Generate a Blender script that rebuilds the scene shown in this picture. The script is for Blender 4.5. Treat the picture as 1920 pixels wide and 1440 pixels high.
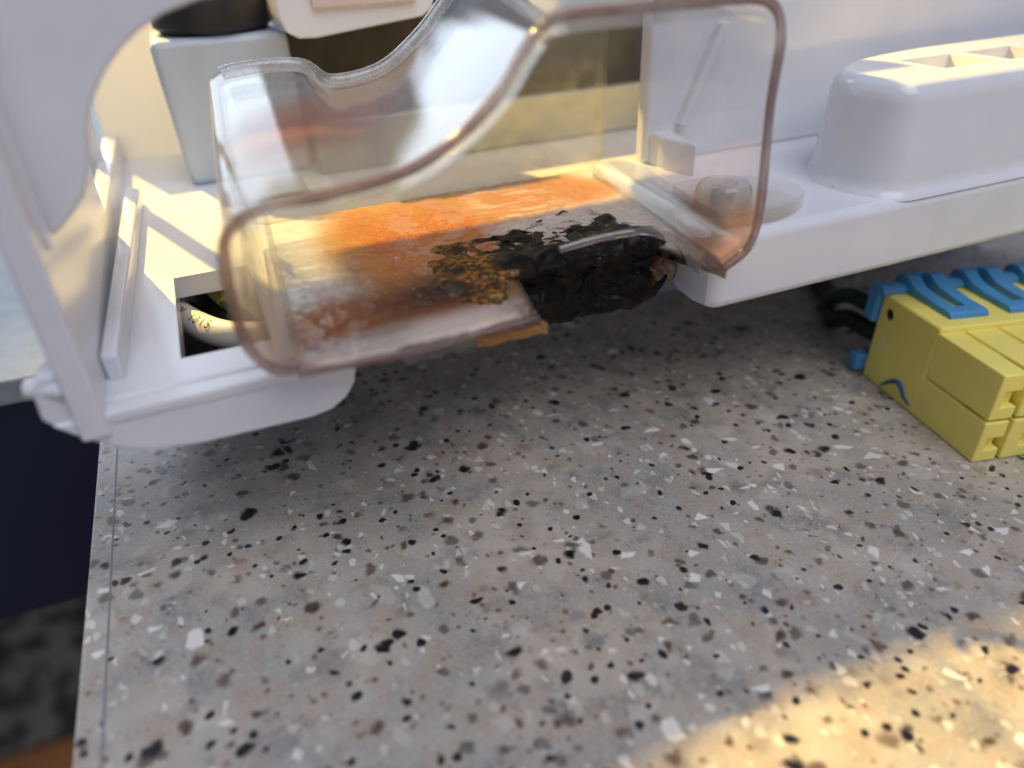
import bpy, bmesh, math, random
import numpy as np
from mathutils import Vector, Matrix, noise

# ------------------------------------------------------------------ clear
for o in list(bpy.data.objects): bpy.data.objects.remove(o, do_unlink=True)
S = 0.001                       # everything below is written in millimetres
sc = bpy.context.scene
col = sc.collection
random.seed(7)

# ------------------------------------------------------------------ camera
F, CX, CY = 1387.0, 960.0, 720.0
HCAM = 55.0
_y = np.array([268 - CX, CY + 120, F]); _y /= np.linalg.norm(_y)
_z = np.array([0, _y[2], -_y[1]]); _z /= np.linalg.norm(_z)
_x = np.cross(_y, _z); _x = _x if _x[0] > 0 else -_x
M = np.array([_x, _y, _z])      # world axes expressed in camera (right, up, forward)
CAM = np.array([0, 0, HCAM])
cam = bpy.data.cameras.new("camera"); camo = bpy.data.objects.new("camera", cam); col.objects.link(camo)
cam.sensor_width = 36.0; cam.lens = F / 1920 * 36
cam.clip_start = 0.002; cam.clip_end = 60
r, u, f = M[:, 0], M[:, 1], M[:, 2]
camo.matrix_world = Matrix(((r[0], u[0], -f[0], 0), (r[1], u[1], -f[1], 0), (r[2], u[2], -f[2], HCAM * S), (0, 0, 0, 1)))
cam.dof.use_dof = True; cam.dof.focus_distance = 0.083; cam.dof.aperture_fstop = 26 / 1.75
sc.camera = camo
sc.render.resolution_x = 1024; sc.render.resolution_y = 768

# ------------------------------------------------------------------ light
w = bpy.data.worlds.new("World"); sc.world = w; w.use_nodes = True
bg = w.node_tree.nodes["Background"]
bg.inputs[0].default_value = (0.37, 0.40, 0.58, 1); bg.inputs[1].default_value = 0.44

def lamp(name, kind, loc, target, energy, color, **kw):
    l = bpy.data.lights.new(name, kind); o = bpy.data.objects.new(name, l); col.objects.link(o)
    l.energy = energy; l.color = color
    for k, v in kw.items(): setattr(l, k, v)
    o.location = Vector(loc) * S
    o.rotation_euler = (Vector(target) - Vector(loc)).to_track_quat('-Z', 'Y').to_euler()
    return o
AZ, EL = math.radians(-22), math.radians(42.6)
sd = np.array([math.sin(AZ) * math.cos(EL), math.cos(AZ) * math.cos(EL), math.sin(EL)])
tg = np.array([60, 60, 8])
lamp("low_sun_through_window", 'SPOT', tuple(tg + sd * 3000), tuple(tg), 1120, (1.0, 0.68, 0.18),
     shadow_soft_size=0.03, spot_size=math.radians(2.8), spot_blend=0.2)
lamp("window_daylight", 'AREA', (-380, 900, 400), (10, 80, 25), 4.6, (0.74, 0.86, 1.0), shape='RECTANGLE', size=1.0, size_y=0.6)
lamp("overhead_front_fill", 'AREA', (80, -380, 800), (40, 60, 20), 5.0, (0.92, 0.93, 1.0), shape='RECTANGLE', size=0.7, size_y=0.7)  # added fill for the soft room light from above and in front
sc.view_settings.view_transform = 'Standard'; sc.view_settings.look = 'None'
sc.view_settings.exposure = 0; sc.view_settings.gamma = 1

# ------------------------------------------------------------------ frames (pixel -> position on a known plane)
B = math.radians(2.3)
CO = np.array([0, 58, 18.2])                     # chassis origin: foot of its front edge
CL = np.array([[math.cos(B), 0, math.sin(B)], [0, 1, 0], [-math.sin(B), 0, math.cos(B)]])
YAW = math.radians(-11.06)
KO = np.array([81.8, 55.0, 0.0])                 # connector origin
KL = np.array([[math.cos(YAW), math.sin(YAW), 0], [-math.sin(YAW), math.cos(YAW), 0], [0, 0, 1]])
def unproj(px, py, ax, val, Lm=CL, Om=CO):
    d = Lm @ (M @ np.array([px - CX, CY - py, F])); c = Lm @ (CAM - Om)
    return c + d * ((val - c[ax]) / d[ax])
def frame_matrix(Lm, Om):
    m = Matrix.Identity(4)
    for i in range(3):
        for j in range(3): m[i][j] = Lm[j][i]
        m[i][3] = Om[i] * S
    return m

# ------------------------------------------------------------------ mesh helpers
def tag(o, label=None, cat=None, group=None, kind=None):
    if label: o["label"] = label
    if cat: o["category"] = cat
    if group: o["group"] = group
    if kind: o["kind"] = kind
    return o
def empty(name, mat4, label, cat, group=None):
    o = bpy.data.objects.new(name, None); col.objects.link(o); o.matrix_world = mat4
    o.empty_display_size = 0.01
    return tag(o, label, cat, group)
def finish(name, me, mat, parent=None, smooth=True, wn=True, ang=40):
    o = bpy.data.objects.new(name, me); col.objects.link(o)
    if mat: me.materials.append(mat)
    if parent: o.parent = parent
    if smooth:
        me.polygons.foreach_set("use_smooth", [True] * len(me.polygons))
        me.set_sharp_from_angle(angle=math.radians(ang))
        if wn:
            m = o.modifiers.new("wn", 'WEIGHTED_NORMAL'); m.keep_sharp = True
    return o
def from_bm(name, bm, mat, parent=None, **kw):
    for v in bm.verts: v.co *= S
    bmesh.ops.recalc_face_normals(bm, faces=bm.faces)
    me = bpy.data.meshes.new(name); bm.to_mesh(me); bm.free()
    return finish(name, me, mat, parent, **kw)
def from_data(name, verts, faces, mat, parent=None, **kw):
    me = bpy.data.meshes.new(name); me.from_pydata([tuple(np.array(v) * S) for v in verts], [], faces); me.update()
    return finish(name, me, mat, parent, **kw)
def bm_box(bm, u0, u1, v0, v1, w0, w1, bev=0, seg=3):
    tb = bmesh.new(); bmesh.ops.create_cube(tb, size=1)
    for v in tb.verts: v.co = Vector(((u0 + u1) / 2 + v.co.x * (u1 - u0), (v0 + v1) / 2 + v.co.y * (v1 - v0), (w0 + w1) / 2 + v.co.z * (w1 - w0)))
    if bev: bmesh.ops.bevel(tb, geom=list(tb.edges), offset=bev, segments=seg, profile=0.5, affect='EDGES', clamp_overlap=True)
    t = bpy.data.meshes.new("t"); tb.to_mesh(t); tb.free(); bm.from_mesh(t); bpy.data.meshes.remove(t)
def box(name, u0, u1, v0, v1, w0, w1, mat, parent=None, bev=0.3, seg=3):
    bm = bmesh.new(); bm_box(bm, u0, u1, v0, v1, w0, w1, bev, seg); return from_bm(name, bm, mat, parent)
def prism(name, pts, plane, a, b, mat, parent=None, bev=0.0, seg=3, bevang=25):
    """pts in a 2-D plane ('uv','uw','vw') extruded from a to b along the third axis"""
    def P(p, t):
        return {'uv': (p[0], p[1], t), 'uw': (p[0], t, p[1]), 'vw': (t, p[0], p[1])}[plane]
    bm = bmesh.new()
    A = [bm.verts.new(P(p, a)) for p in pts]; Bv = [bm.verts.new(P(p, b)) for p in pts]
    bm.faces.new(A); bm.faces.new(list(reversed(Bv)))
    n = len(pts)
    for i in range(n): bm.faces.new((A[i], Bv[i], Bv[(i + 1) % n], A[(i + 1) % n]))
    bmesh.ops.recalc_face_normals(bm, faces=bm.faces)
    if bev:
        es = [e for e in bm.edges if e.calc_face_angle(0) > math.radians(bevang)]
        bmesh.ops.bevel(bm, geom=es, offset=bev, segments=seg, profile=0.5, affect='EDGES', clamp_overlap=True)
    return from_bm(name, bm, mat, parent)
def cut(o, cutters):
    """boolean difference, baked; cutters are removed"""
    for m in list(o.modifiers): o.modifiers.remove(m)
    for c in cutters:
        for m in list(c.modifiers): c.modifiers.remove(m)
        md = o.modifiers.new("b", 'BOOLEAN'); md.operation = 'DIFFERENCE'; md.object = c; md.solver = 'EXACT'
    bpy.context.view_layer.update()
    dg = bpy.context.evaluated_depsgraph_get()
    me = bpy.data.meshes.new_from_object(o.evaluated_get(dg))
    for m in list(o.modifiers): o.modifiers.remove(m)
    o.data = me; nm = o.name
    for c in cutters: bpy.data.objects.remove(c, do_unlink=True)
    me.polygons.foreach_set("use_smooth", [True] * len(me.polygons)); me.set_sharp_from_angle(angle=math.radians(35))
    m = o.modifiers.new("wn", 'WEIGHTED_NORMAL'); m.keep_sharp = True
    return o
def catmull(pts, n, closed=False):
    pts = [np.array(p, float) for p in pts]; out = []
    N = len(pts)
    rng = N if closed else N - 1
    for i in range(rng):
        g = (lambda k: pts[k % N]) if closed else (lambda k: pts[min(max(k, 0), N - 1)])
        p0, p1, p2, p3 = g(i - 1), g(i), g(i + 1), g(i + 2)
        for j in range(n):
            t = j / n
            out.append(0.5 * ((2 * p1) + (-p0 + p2) * t + (2 * p0 - 5 * p1 + 4 * p2 - p3) * t * t + (-p0 + 3 * p1 - 3 * p2 + p3) * t ** 3))
    if not closed: out.append(pts[-1])
    return out
def tube(name, path, rad, mat, parent=None, seg=14, closed=False, cap=True):
    path = [np.array(p, float) for p in path]; n = len(path)
    rads = rad if hasattr(rad, '__len__') else [rad] * n
    V, Fc = [], []
    up = np.array([0.13, 0.21, 0.97]); prev = None
    for i in range(n):
        a = path[(i - 1) % n] if closed or i > 0 else path[i]; b_ = path[(i + 1) % n] if closed or i < n - 1 else path[i]
        t = b_ - a; t = t / (np.linalg.norm(t) + 1e-9)
        if prev is None: s = np.cross(t, up)
        else: s = prev - t * np.dot(prev, t)
        s = s / np.linalg.norm(s); q = np.cross(t, s); prev = s
        for k in range(seg):
            an = 2 * math.pi * k / seg; V.append(path[i] + rads[i] * (math.cos(an) * s + math.sin(an) * q))
    m = n if closed else n - 1
    for i in range(m):
        for k in range(seg):
            a0 = i * seg + k; a1 = i * seg + (k + 1) % seg; b0 = ((i + 1) % n) * seg + k; b1 = ((i + 1) % n) * seg + (k + 1) % seg
            Fc.append((a0, a1, b1, b0))
    if cap and not closed:
        Fc.append(tuple(range(seg - 1, -1, -1))); Fc.append(tuple((n - 1) * seg + k for k in range(seg)))
    return from_data(name, V, Fc, mat, parent, wn=False, ang=60)
def lathe(name, prof, c, mat, parent=None, seg=48, axis='w'):
    V, Fc = [], []
    for (rr, hh) in prof:
        for k in range(seg):
            an = 2 * math.pi * k / seg; a, b_ = rr * math.cos(an), rr * math.sin(an)
            V.append((c[0] + a, c[1] + b_, c[2] + hh) if axis == 'w' else ((c[0] + a, c[1] + hh, c[2] + b_) if axis == 'v' else (c[0] + hh, c[1] + a, c[2] + b_)))
    for i in range(len(prof) - 1):
        for k in range(seg): Fc.append((i * seg + k, i * seg + (k + 1) % seg, (i + 1) * seg + (k + 1) % seg, (i + 1) * seg + k))
    bm = bmesh.new(); vs = [bm.verts.new(v) for v in V]
    for f_ in Fc: bm.faces.new([vs[i] for i in f_])
    bmesh.ops.remove_doubles(bm, verts=bm.verts, dist=1e-5)
    return from_bm(name, bm, mat, parent, wn=False, ang=40)
def fbm(p, oct=4, lac=2.0, gain=0.5):
    a, s, q = 1.0, 0.0, Vector(p)
    for _ in range(oct):
        s += a * noise.noise(q); q = q * lac; a *= gain
    return s
def sstep(a, b, x):
    t = min(max((x - a) / (b - a), 0.0), 1.0); return t * t * (3 - 2 * t)

# ------------------------------------------------------------------ materials
class NT:
    def __init__(s, name):
        s.m = bpy.data.materials.new(name); s.m.use_nodes = True; s.t = s.m.node_tree; s.t.nodes.clear()
        s.out = s.n('ShaderNodeOutputMaterial')
    def n(s, typ, ins=None, **kw):
        nd = s.t.nodes.new(typ)
        for k, v in kw.items(): setattr(nd, k, v)
        for k, v in (ins or {}).items(): s.set(nd.inputs[k], v)
        return nd
    def set(s, sock, v):
        if hasattr(v, 'node') and hasattr(v, 'is_output'): s.t.links.new(v, sock)
        elif hasattr(v, 'outputs'): s.t.links.new(v.outputs[0], sock)
        else:
            if isinstance(v, (tuple, list)) and len(v) == 3 and sock.type == 'RGBA': v = (*v, 1)
            sock.default_value = v
    def coord(s, scale=1000.0, kind='Object'):
        tc = s.n('ShaderNodeTexCoord'); return s.n('ShaderNodeVectorMath', {0: tc.outputs[kind], 1: (scale,) * 3}, operation='MULTIPLY')
    def math(s, op, a, b=0.0, clamp=False):
        return s.n('ShaderNodeMath', {0: a, 1: b}, operation=op, use_clamp=clamp)
    def noise(s, vec, scale, detail=3, rough=0.55, out='Fac'):
        return s.n('ShaderNodeTexNoise', {'Vector': vec, 'Scale': scale, 'Detail': detail, 'Roughness': rough}).outputs[out]
    def ramp(s, fac, a, b, lo=0.0, hi=1.0, smooth=True):
        return s.n('ShaderNodeMapRange', {'Value': fac, 'From Min': a, 'From Max': b, 'To Min': lo, 'To Max': hi}, interpolation_type='SMOOTHSTEP' if smooth else 'LINEAR').outputs[0]
    def mix(s, fac, a, b):
        nd = s.n('ShaderNodeMix', data_type='RGBA'); s.set(nd.inputs[0], fac); s.set(nd.inputs[6], a); s.set(nd.inputs[7], b); return nd.outputs[2]
    def bump(s, h, strength=0.2, dist=0.0002):
        return s.n('ShaderNodeBump', {'Height': h, 'Strength': strength, 'Distance': dist})
    def pbsdf(s, ins): return s.n('ShaderNodeBsdfPrincipled', ins)
    def done(s, sh): s.set(s.out.inputs['Surface'], sh); return s.m

def mat_plastic(name, colr, rough=0.28, dirt=0.04, spec=0.5, sss=0.0, bumpk=0.03):
    t = NT(name); c = t.coord()
    n1 = t.noise(c, 0.12, 4); n2 = t.noise(c, 2.2, 3); n3 = t.noise(c, 9.0, 2)
    colv = t.mix(t.ramp(n1, 0.35, 0.7), tuple(k * (1 - dirt) for k in colr), tuple(min(1, k * (1 + dirt * 0.5)) for k in colr))
    vo = t.n('ShaderNodeTexVoronoi', {'Vector': c, 'Scale': 0.16}, feature='F1')       # a few dust specks
    sp = t.ramp(vo.outputs['Distance'], 0.035, 0.02)
    pick = t.math('GREATER_THAN', t.n('ShaderNodeSeparateColor', {0: vo.outputs['Color']}).outputs[0], 0.72)
    colv = t.mix(t.math('MULTIPLY', t.math('MULTIPLY', sp, pick), 0.6), colv, (0.12, 0.09, 0.06))
    rg = t.ramp(n2, 0.3, 0.7, rough * 0.85, rough * 1.25)
    b = t.pbsdf({'Base Color': colv, 'Roughness': rg, 'Normal': t.bump(n3, bumpk, 0.00008)})
    if sss: t.set(b.inputs['Subsurface Weight'], sss); t.set(b.inputs['Subsurface Radius'], (1, .8, .6)); t.set(b.inputs['Subsurface Scale'], 0.001)
    return t.done(b)
def mat_simple(name, colr, rough=0.5, metallic=0.0, var=0.15, scale=0.5):
    t = NT(name); c = t.coord(); n1 = t.noise(c, scale, 4)
    colv = t.mix(t.ramp(n1, 0.3, 0.7), tuple(k * (1 - var) for k in colr), tuple(k * (1 + var) for k in colr))
    return t.done(t.pbsdf({'Base Color': colv, 'Roughness': rough, 'Metallic': metallic}))

def schlick(t, normal=None, f0=0.04):
    lw = t.n('ShaderNodeLayerWeight', {'Blend': 0.5})
    if normal is not None: t.set(lw.inputs['Normal'], normal)
    p5 = t.math('POWER', lw.outputs['Facing'], 5.0)
    return t.math('ADD', t.math('MULTIPLY', p5, 1 - f0), f0)
def mat_clear(name, tint=(0.96, 0.96, 0.955), haze=0.05, hcol=(0.72, 0.74, 0.76), rough=0.03, attr=None, refl=1.0, scr=0.5):
    """thin clear plastic: fresnel reflection over straight-through transmission, a little haze, scratches and grime"""
    t = NT(name); c = t.coord()
    n1 = t.noise(c, 0.35, 4); n2 = t.noise(c, 3.0, 4)
    st = t.n('ShaderNodeVectorMath', {0: c, 1: (1.0, 0.06, 6.0)}, operation='MULTIPLY')
    n3 = t.noise(st, 1.6, 3)
    tr = t.n('ShaderNodeBsdfTransparent', {'Color': tint})
    df = t.n('ShaderNodeBsdfDiffuse', {'Color': hcol}); tl = t.n('ShaderNodeBsdfTranslucent', {'Color': hcol})
    hz = t.n('ShaderNodeMixShader', {0: 0.5, 1: df, 2: tl})
    amt = t.math('MULTIPLY', t.math('ADD', t.ramp(n1, 0.3, 0.75, 0.4, 1.2), t.ramp(n3, 0.62, 0.75, 0, scr)), haze)
    base = t.n('ShaderNodeMixShader', {0: amt, 1: tr, 2: hz})
    if attr:
        at = t.n('ShaderNodeVertexColor', layer_name=attr)
        sd_ = t.n('ShaderNodeBsdfDiffuse', {'Color': at.outputs['Color']}); stl = t.n('ShaderNodeBsdfTranslucent', {'Color': at.outputs['Color']})
        sx = t.n('ShaderNodeMixShader', {0: 0.3, 1: sd_, 2: stl})
        base = t.n('ShaderNodeMixShader', {0: at.outputs['Alpha'], 1: base, 2: sx})
    bp = t.bump(n2, 0.05, 0.0001)
    gl = t.n('ShaderNodeBsdfGlossy', {'Color': (1, 1, 1, 1), 'Roughness': t.ramp(n2, 0.3, 0.7, rough * .5, rough * 1.8), 'Normal': bp})
    fac = t.math('MULTIPLY', schlick(t, bp), refl, clamp=True)
    return t.done(t.n('ShaderNodeMixShader', {0: fac, 1: base, 2: gl}))

def mat_counter():
    t = NT("speckled_solid_surface"); c = t.coord()
    wn = t.n('ShaderNodeTexNoise', {'Vector': c, 'Scale': 0.55, 'Detail': 3}).outputs['Color']
    wv = t.n('ShaderNodeVectorMath', {0: wn, 1: (0.5, 0.5, 0.5)}, operation='SUBTRACT')
    def warp(amp, off):
        a = t.n('ShaderNodeVectorMath', {0: wv, 1: (amp, amp, amp)}, operation='MULTIPLY')
        b_ = t.n('ShaderNodeVectorMath', {0: c, 1: a}, operation='ADD')
        return t.n('ShaderNodeVectorMath', {0: b_, 1: off}, operation='ADD')
    colv = t.mix(t.ramp(t.noise(c, 0.06, 4), 0.35, 0.68), (0.36, 0.35, 0.32), (0.54, 0.485, 0.405))
    colv = t.mix(t.ramp(t.noise(c, 0.30, 5, 0.6), 0.40, 0.68, 0, 0.75), colv, (0.40, 0.315, 0.245))
    colv = t.mix(t.ramp(t.noise(c, 0.17, 5, 0.65), 0.48, 0.68, 0, 0.75), colv, (0.225, 0.225, 0.225))
    colv = t.mix(t.ramp(t.noise(c, 2.4, 3, 0.6), 0.45, 0.75, 0, 0.35), colv, (0.62, 0.585, 0.52))
    def layer(colv, scale, off, colr, thr, size, soft, amp=0.8, strength=1.0, metric='EUCLIDEAN', stretch=None):
        v = warp(amp, off)
        if stretch: v = t.n('ShaderNodeVectorMath', {0: v, 1: stretch}, operation='MULTIPLY')
        vo = t.n('ShaderNodeTexVoronoi', {'Vector': v, 'Scale': scale}, feature='F1', distance=metric)
        rg = t.n('ShaderNodeSeparateColor', {0: vo.outputs['Color']})
        pick = t.math('GREATER_THAN', rg.outputs[0], thr)
        sz = t.ramp(rg.outputs[1], 0, 1, size * 0.35, size, smooth=False)
        d = t.math('DIVIDE', vo.outputs['Distance'], sz)
        m = t.ramp(d, 1.0, 1.0 - soft)
        op = t.ramp(rg.outputs[2], 0, 0.5, 0.62, 1.0)
        fac = t.math('MULTIPLY', t.math('MULTIPLY', m, pick), t.math('MULTIPLY', op, strength))
        return t.mix(fac, colv, colr)
    colv = layer(colv, 3.4, (3, 9, 2), (0.78, 0.74, 0.66), 0.45, 0.30, 0.4, 0.2, 0.85)                     # fine white grit
    colv = layer(colv, 1.7, (43, 29, 12), (0.16, 0.11, 0.07), 0.62, 0.30, 0.6, 0.5, 0.75)                  # fine brown grit
    def shard(colv, scale, off, colr, thr, e0, soft, amp=0.6, strength=1.0, stretch=(1, 1, 1)):
        """irregular polygon chips: randomly picked Voronoi cells, shrunk from their edges"""
        v = t.n('ShaderNodeVectorMath', {0: warp(amp, off), 1: stretch}, operation='MULTIPLY')
        vo = t.n('ShaderNodeTexVoronoi', {'Vector': v, 'Scale': scale}, feature='F1')
        ed = t.n('ShaderNodeTexVoronoi', {'Vector': v, 'Scale': scale}, feature='DISTANCE_TO_EDGE')
        rg = t.n('ShaderNodeSeparateColor', {0: vo.outputs['Color']})
        pick = t.math('GREATER_THAN', rg.outputs[0], thr)
        th = t.ramp(rg.outputs[1], 0, 1, e0, e0 * 5 + .05, smooth=False)
        m = t.ramp(t.math('SUBTRACT', ed.outputs['Distance'], th), 0.0, soft)
        op = t.ramp(rg.outputs[2], 0, 0.7, 0.35, 1.0)
        fac = t.math('MULTIPLY', t.math('MULTIPLY', m, pick), t.math('MULTIPLY', op, strength))
        return t.mix(fac, colv, colr)
    colv = shard(colv, 0.36, (91, 47, 9), (0.60, 0.57, 0.52), 0.84, .02, .12, .8, .5)                      # sunken pale chips
    colv = layer(colv, 0.70, (31, 7, 5), (0.17, 0.09, 0.045), 0.38, 0.36, 0.7, 1.0, 0.9)                   # small tan-brown
    colv = layer(colv, 0.22, (11, 47, 9), (0.17, 0.165, 0.17), 0.50, 0.42, 0.95, 2.4, 0.85)                # sunken grey smudges
    colv = layer(colv, 0.27, (71, 27, 19), (0.20, 0.12, 0.07), 0.55, 0.36, 0.95, 2.0, 0.7)                 # sunken brown smudges
    colv = shard(colv, 1.15, (5, 3, 61), (0.76, 0.73, 0.66), 0.90, .02, .08, .5, .9, (1.1, .8, 1))
    colv = shard(colv, 0.62, (77, 23, 1), (0.84, 0.81, 0.75), 0.94, .06, .14, .9, 1.0, (.8, 1.15, 1))
    colv = shard(colv, 0.52, (7, 63, 21), (0.80, 0.77, 0.71), 0.97, .05, .12, .9, 1.0, (1.2, .7, 1))
    colv = layer(colv, 0.34, (17, 5, 33), (0.055, 0.026, 0.012), 0.10, 0.36, 0.6, 2.0, 1.0)                # brown chips
    colv = layer(colv, 0.33, (67, 35, 3), (0.008, 0.009, 0.013), 0.20, 0.33, 0.5, 2.0, 1.0)               # black chips
    colv = layer(colv, 0.62, (51, 13, 80), (0.012, 0.012, 0.016), 0.60, 0.36, 0.4, 1.2, 1.0)
    colv = layer(colv, 0.19, (23, 83, 41), (0.012, 0.011, 0.013), 0.55, 0.24, 0.45, 2.2, 1.0)              # the few big ones
    rg = t.ramp(t.noise(c, 0.6, 3), 0.3, 0.7, 0.26, 0.42)
    h = t.math('ADD', t.noise(c, 5.0, 3), t.math('MULTIPLY', t.noise(c, 0.8, 2), 1.5))
    b = t.pbsdf({'Base Color': colv, 'Roughness': rg, 'Normal': t.bump(h, 0.10, 0.00012), 'Coat Weight': 0.15, 'Coat Roughness': 0.2})
    return t.done(b)

WHITE = mat_plastic("white_plastic", (0.77, 0.785, 0.82), 0.15, 0.03)
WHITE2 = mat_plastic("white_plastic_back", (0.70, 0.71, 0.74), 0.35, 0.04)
YELLOW = mat_plastic("yellow_nylon", (1.0, 0.84, 0.20), 0.38, 0.07, sss=0.25, bumpk=0.1)
BLUE = mat_plastic("blue_nylon", (0.075, 0.30, 0.58), 0.42, 0.08, bumpk=0.1)
COUNTER = mat_counter()
CLEAR = mat_clear("clear_plastic", haze=0.03)
CLEARW = mat_clear("clear_plastic_wall", haze=0.04, attr="stain_and_reflection")
CLEARF = mat_clear("clear_plastic_stained", haze=0.22, attr="stain_and_reflection", rough=0.10, refl=0.8)
FROST = mat_clear("scuffed_clear_edge", tint=(0.9, 0.92, 0.94), haze=0.34, hcol=(0.82, 0.86, 0.9), rough=0.22, refl=1.4, scr=1.6)
def mat_rim():
    t = NT("clear_plastic_edge"); c = t.coord()
    n = t.noise(c, 0.16, 3)
    gc = t.mix(t.ramp(n, 0.3, 0.7), (0.60, 0.49, 0.46), (0.94, 0.90, 0.88))
    rf = t.n('ShaderNodeBsdfRefraction', {'Color': gc, 'Roughness': 0.08, 'IOR': 1.35})
    tr = t.n('ShaderNodeBsdfTransparent', {'Color': (0.82, 0.72, 0.69, 1)})
    a = t.n('ShaderNodeMixShader', {0: 0.45, 1: rf, 2: tr})
    df = t.n('ShaderNodeBsdfDiffuse', {'Color': (0.30, 0.20, 0.19, 1)})  # brown seen by refraction in the end-on edge, mixed in as plain colour
    a = t.n('ShaderNodeMixShader', {0: t.ramp(n, .35, .7, .30, .10), 1: a, 2: df})
    gl = t.n('ShaderNodeBsdfGlossy', {'Roughness': 0.12})
    return t.done(t.n('ShaderNodeMixShader', {0: t.math('MULTIPLY', schlick(t), 0.8), 1: a, 2: gl}))
RIM = mat_rim()
BOSS = mat_clear("hazy_clear_post", tint=(.93, .93, .92), haze=.28, hcol=(.80, .80, .80), rough=.08, refl=1.5)

# ------------------------------------------------------------------ the setting
def counter():
    xs0 = -18.2
    pts = [(xs0, -260), (420, -260), (420, 420), (xs0, 420)]
    o = prism("countertop", pts, 'uv', -38, 0, COUNTER, None, bev=0.35, seg=2)
    tag(o, kind='structure')
    far = box("countertop_return", -420, xs0, 113, 420, -4, 0, mat_simple("grey_shaded_counter", (0.30, 0.33, 0.34), 0.4, 0, 0.12, 0.3), o, bev=0.35)  # bluish shade and blur of the far counter put into one plain grey
    # glued-on edge strip: a hair-wide joint runs along the edge
    j = box("edge_joint", -16.12, -15.92, -259, 113, -0.30, 0.015, mat_simple("joint", (0.20, 0.20, 0.21), 0.5), o, bev=0)
    return o
counter()
floor = box("floor", -3000, 3000, -3000, 3000, -900, -880, mat_simple("orange_wood", (0.34, 0.13, 0.035), 0.4, 0, 0.3, 0.012), None, bev=0); tag(floor, kind='structure')
tr = NT("rug"); c_ = tr.coord(); nn = tr.noise(c_, 0.022, 4)
RUG = tr.done(tr.pbsdf({'Base Color': tr.mix(tr.ramp(nn, 0.42, 0.58), (0.045, 0.038, 0.03), (0.20, 0.165, 0.12)), 'Roughness': 0.9}))
rug = box("floor_rug", -1500, 300, 800, 1090, -880, -872, RUG, None, bev=2); tag(rug, "blurred beige and dark blotched runner rug on the orange wood floor", "rug")
NAVY = mat_simple("navy_paint", (0.012, 0.020, 0.045), 0.4, 0, 0.2, 0.01)
cab = empty("base_cabinet", Matrix.Translation((0, 1.1, -0.88)), "dark navy cabinet standing on the floor behind the rug", "cabinet")
box("carcass", -1500, 500, 12, 500, 0, 700, NAVY, cab, bev=2)
for i in range(4): box("cabinet_door", -1490 + i * 498, -1002 + i * 498, 0, 12, 90, 690, NAVY, cab, bev=2)
fr_ = empty("appliance_door", Matrix.Translation((-0.22, 0.118, -0.045)), "dark navy appliance front under the far strip of counter", "appliance")
box("door_panel", -200, 200, -4, 20, 0, 40.9, NAVY, fr_, bev=1)
box("door_body", -200, 200, 20.1, 300, 0, 40.9, NAVY, fr_, bev=1)
cab2 = empty("counter_cabinet", Matrix.Translation((0, 0, -0.88)), "dark cabinet carrying the speckled countertop", "cabinet")
box("carcass", 12, 410, -240, 400, 0, 842, NAVY, cab2, bev=2)

# ------------------------------------------------------------------ appliance chassis
CM = frame_matrix(CL, CO)
ch = empty("appliance_chassis", CM, "white moulded plastic appliance chassis overhanging the speckled counter's edge", "chassis")
# front lip, left: a shallow plate with rounded lower corners
lip = [(-14.2, 4.5), (-13.6, 3.9), (-12.7, 3.0), (-11.0, 1.6), (-9.3, 0.6), (-7.5, 0.05), (-4, -0.35), (5.2, -0.5), (7.2, -0.15), (8.6, 0.8), (9.5, 2.1), (9.8, 3.4), (9.7, 4.2), (9.2, 4.5)]
prism("front_lip", lip, 'uw', 0.0, 2.2, WHITE, ch, bev=0.25, seg=3, bevang=40)
prism("lip_bead", [(-10.2, 3.75), (8.9, 3.7), (9.0, 4.45), (-10.2, 4.52)], 'uw', -0.14, 0.1, WHITE, ch, bev=0.07, seg=2)
base = prism("base_plate", [(-11.6, 2.25), (9.4, 2.25), (9.6, 8.0), (49, 8.0), (49, 86), (-11.6, 86)], 'uv', 2.2, 4.62, WHITE, ch, bev=0.3)
def cutter(*a, bev=0.0): return box("cutter", *a, None, ch, bev=bev)
cut(base, [cutter(-4.4, 3.6, 6.8, 26.6, -3, 9), cutter(4.5, 15, 49, 60, -3, 9)])
# right slab / shelf
slab = [(48.7, 0), (150, 0), (150, 31.5), (50, 31.5), (50, 11), (48.6, 8.6), (47.6, 6.0), (47.5, 3.0), (48.0, 1.0)]
prism("shelf", slab, 'uv', 0.0, 8.5, WHITE, ch, bev=1.25, seg=5)
box("shelf_extension", 48.8, 150, 24.5, 86, 0.3, 4.6, WHITE2, ch, bev=0.3)  # unseen rear part, added to keep sun from passing beneath the chassis
box("sun_block_rail", -48, 60, 66, 70, 57, 77, WHITE2, ch, bev=0.4)  # added out of view, only to shade the counter in front
box("sun_block_post", 58, 60, 68.2, 69.8, 4.4, 58, WHITE2, ch, bev=0.2)
box("sun_block_post", -13.6, -11.6, 65.9, 68.1, 4.4, 58, WHITE2, ch, bev=0.2)  # both posts are added just to carry the shading rail
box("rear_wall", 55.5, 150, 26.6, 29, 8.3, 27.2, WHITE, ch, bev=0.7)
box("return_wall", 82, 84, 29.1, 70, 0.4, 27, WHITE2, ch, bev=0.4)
box("sun_block_beam", 55.6, 57.6, 29.1, 70, 34, 62, WHITE2, ch, bev=0.4)  # added above the view to keep sun off the slotted block
a_, b_ = unproj(1352, 40, 1, 26.4), unproj(1272, 232, 1, 26.4)
prism("slanted_rib", [(a_[0] - .5, a_[2]), (a_[0] + .7, a_[2]), (b_[0] + .7, b_[2]), (b_[0] - .5, b_[2])], 'uw', 25.2, 26.7, WHITE, ch, bev=0.2)
pa, pb, pc = unproj(1252, 322, 2, 8.5), unproj(1302, 332, 2, 8.5), unproj(1338, 245, 1, 20.5)
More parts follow.
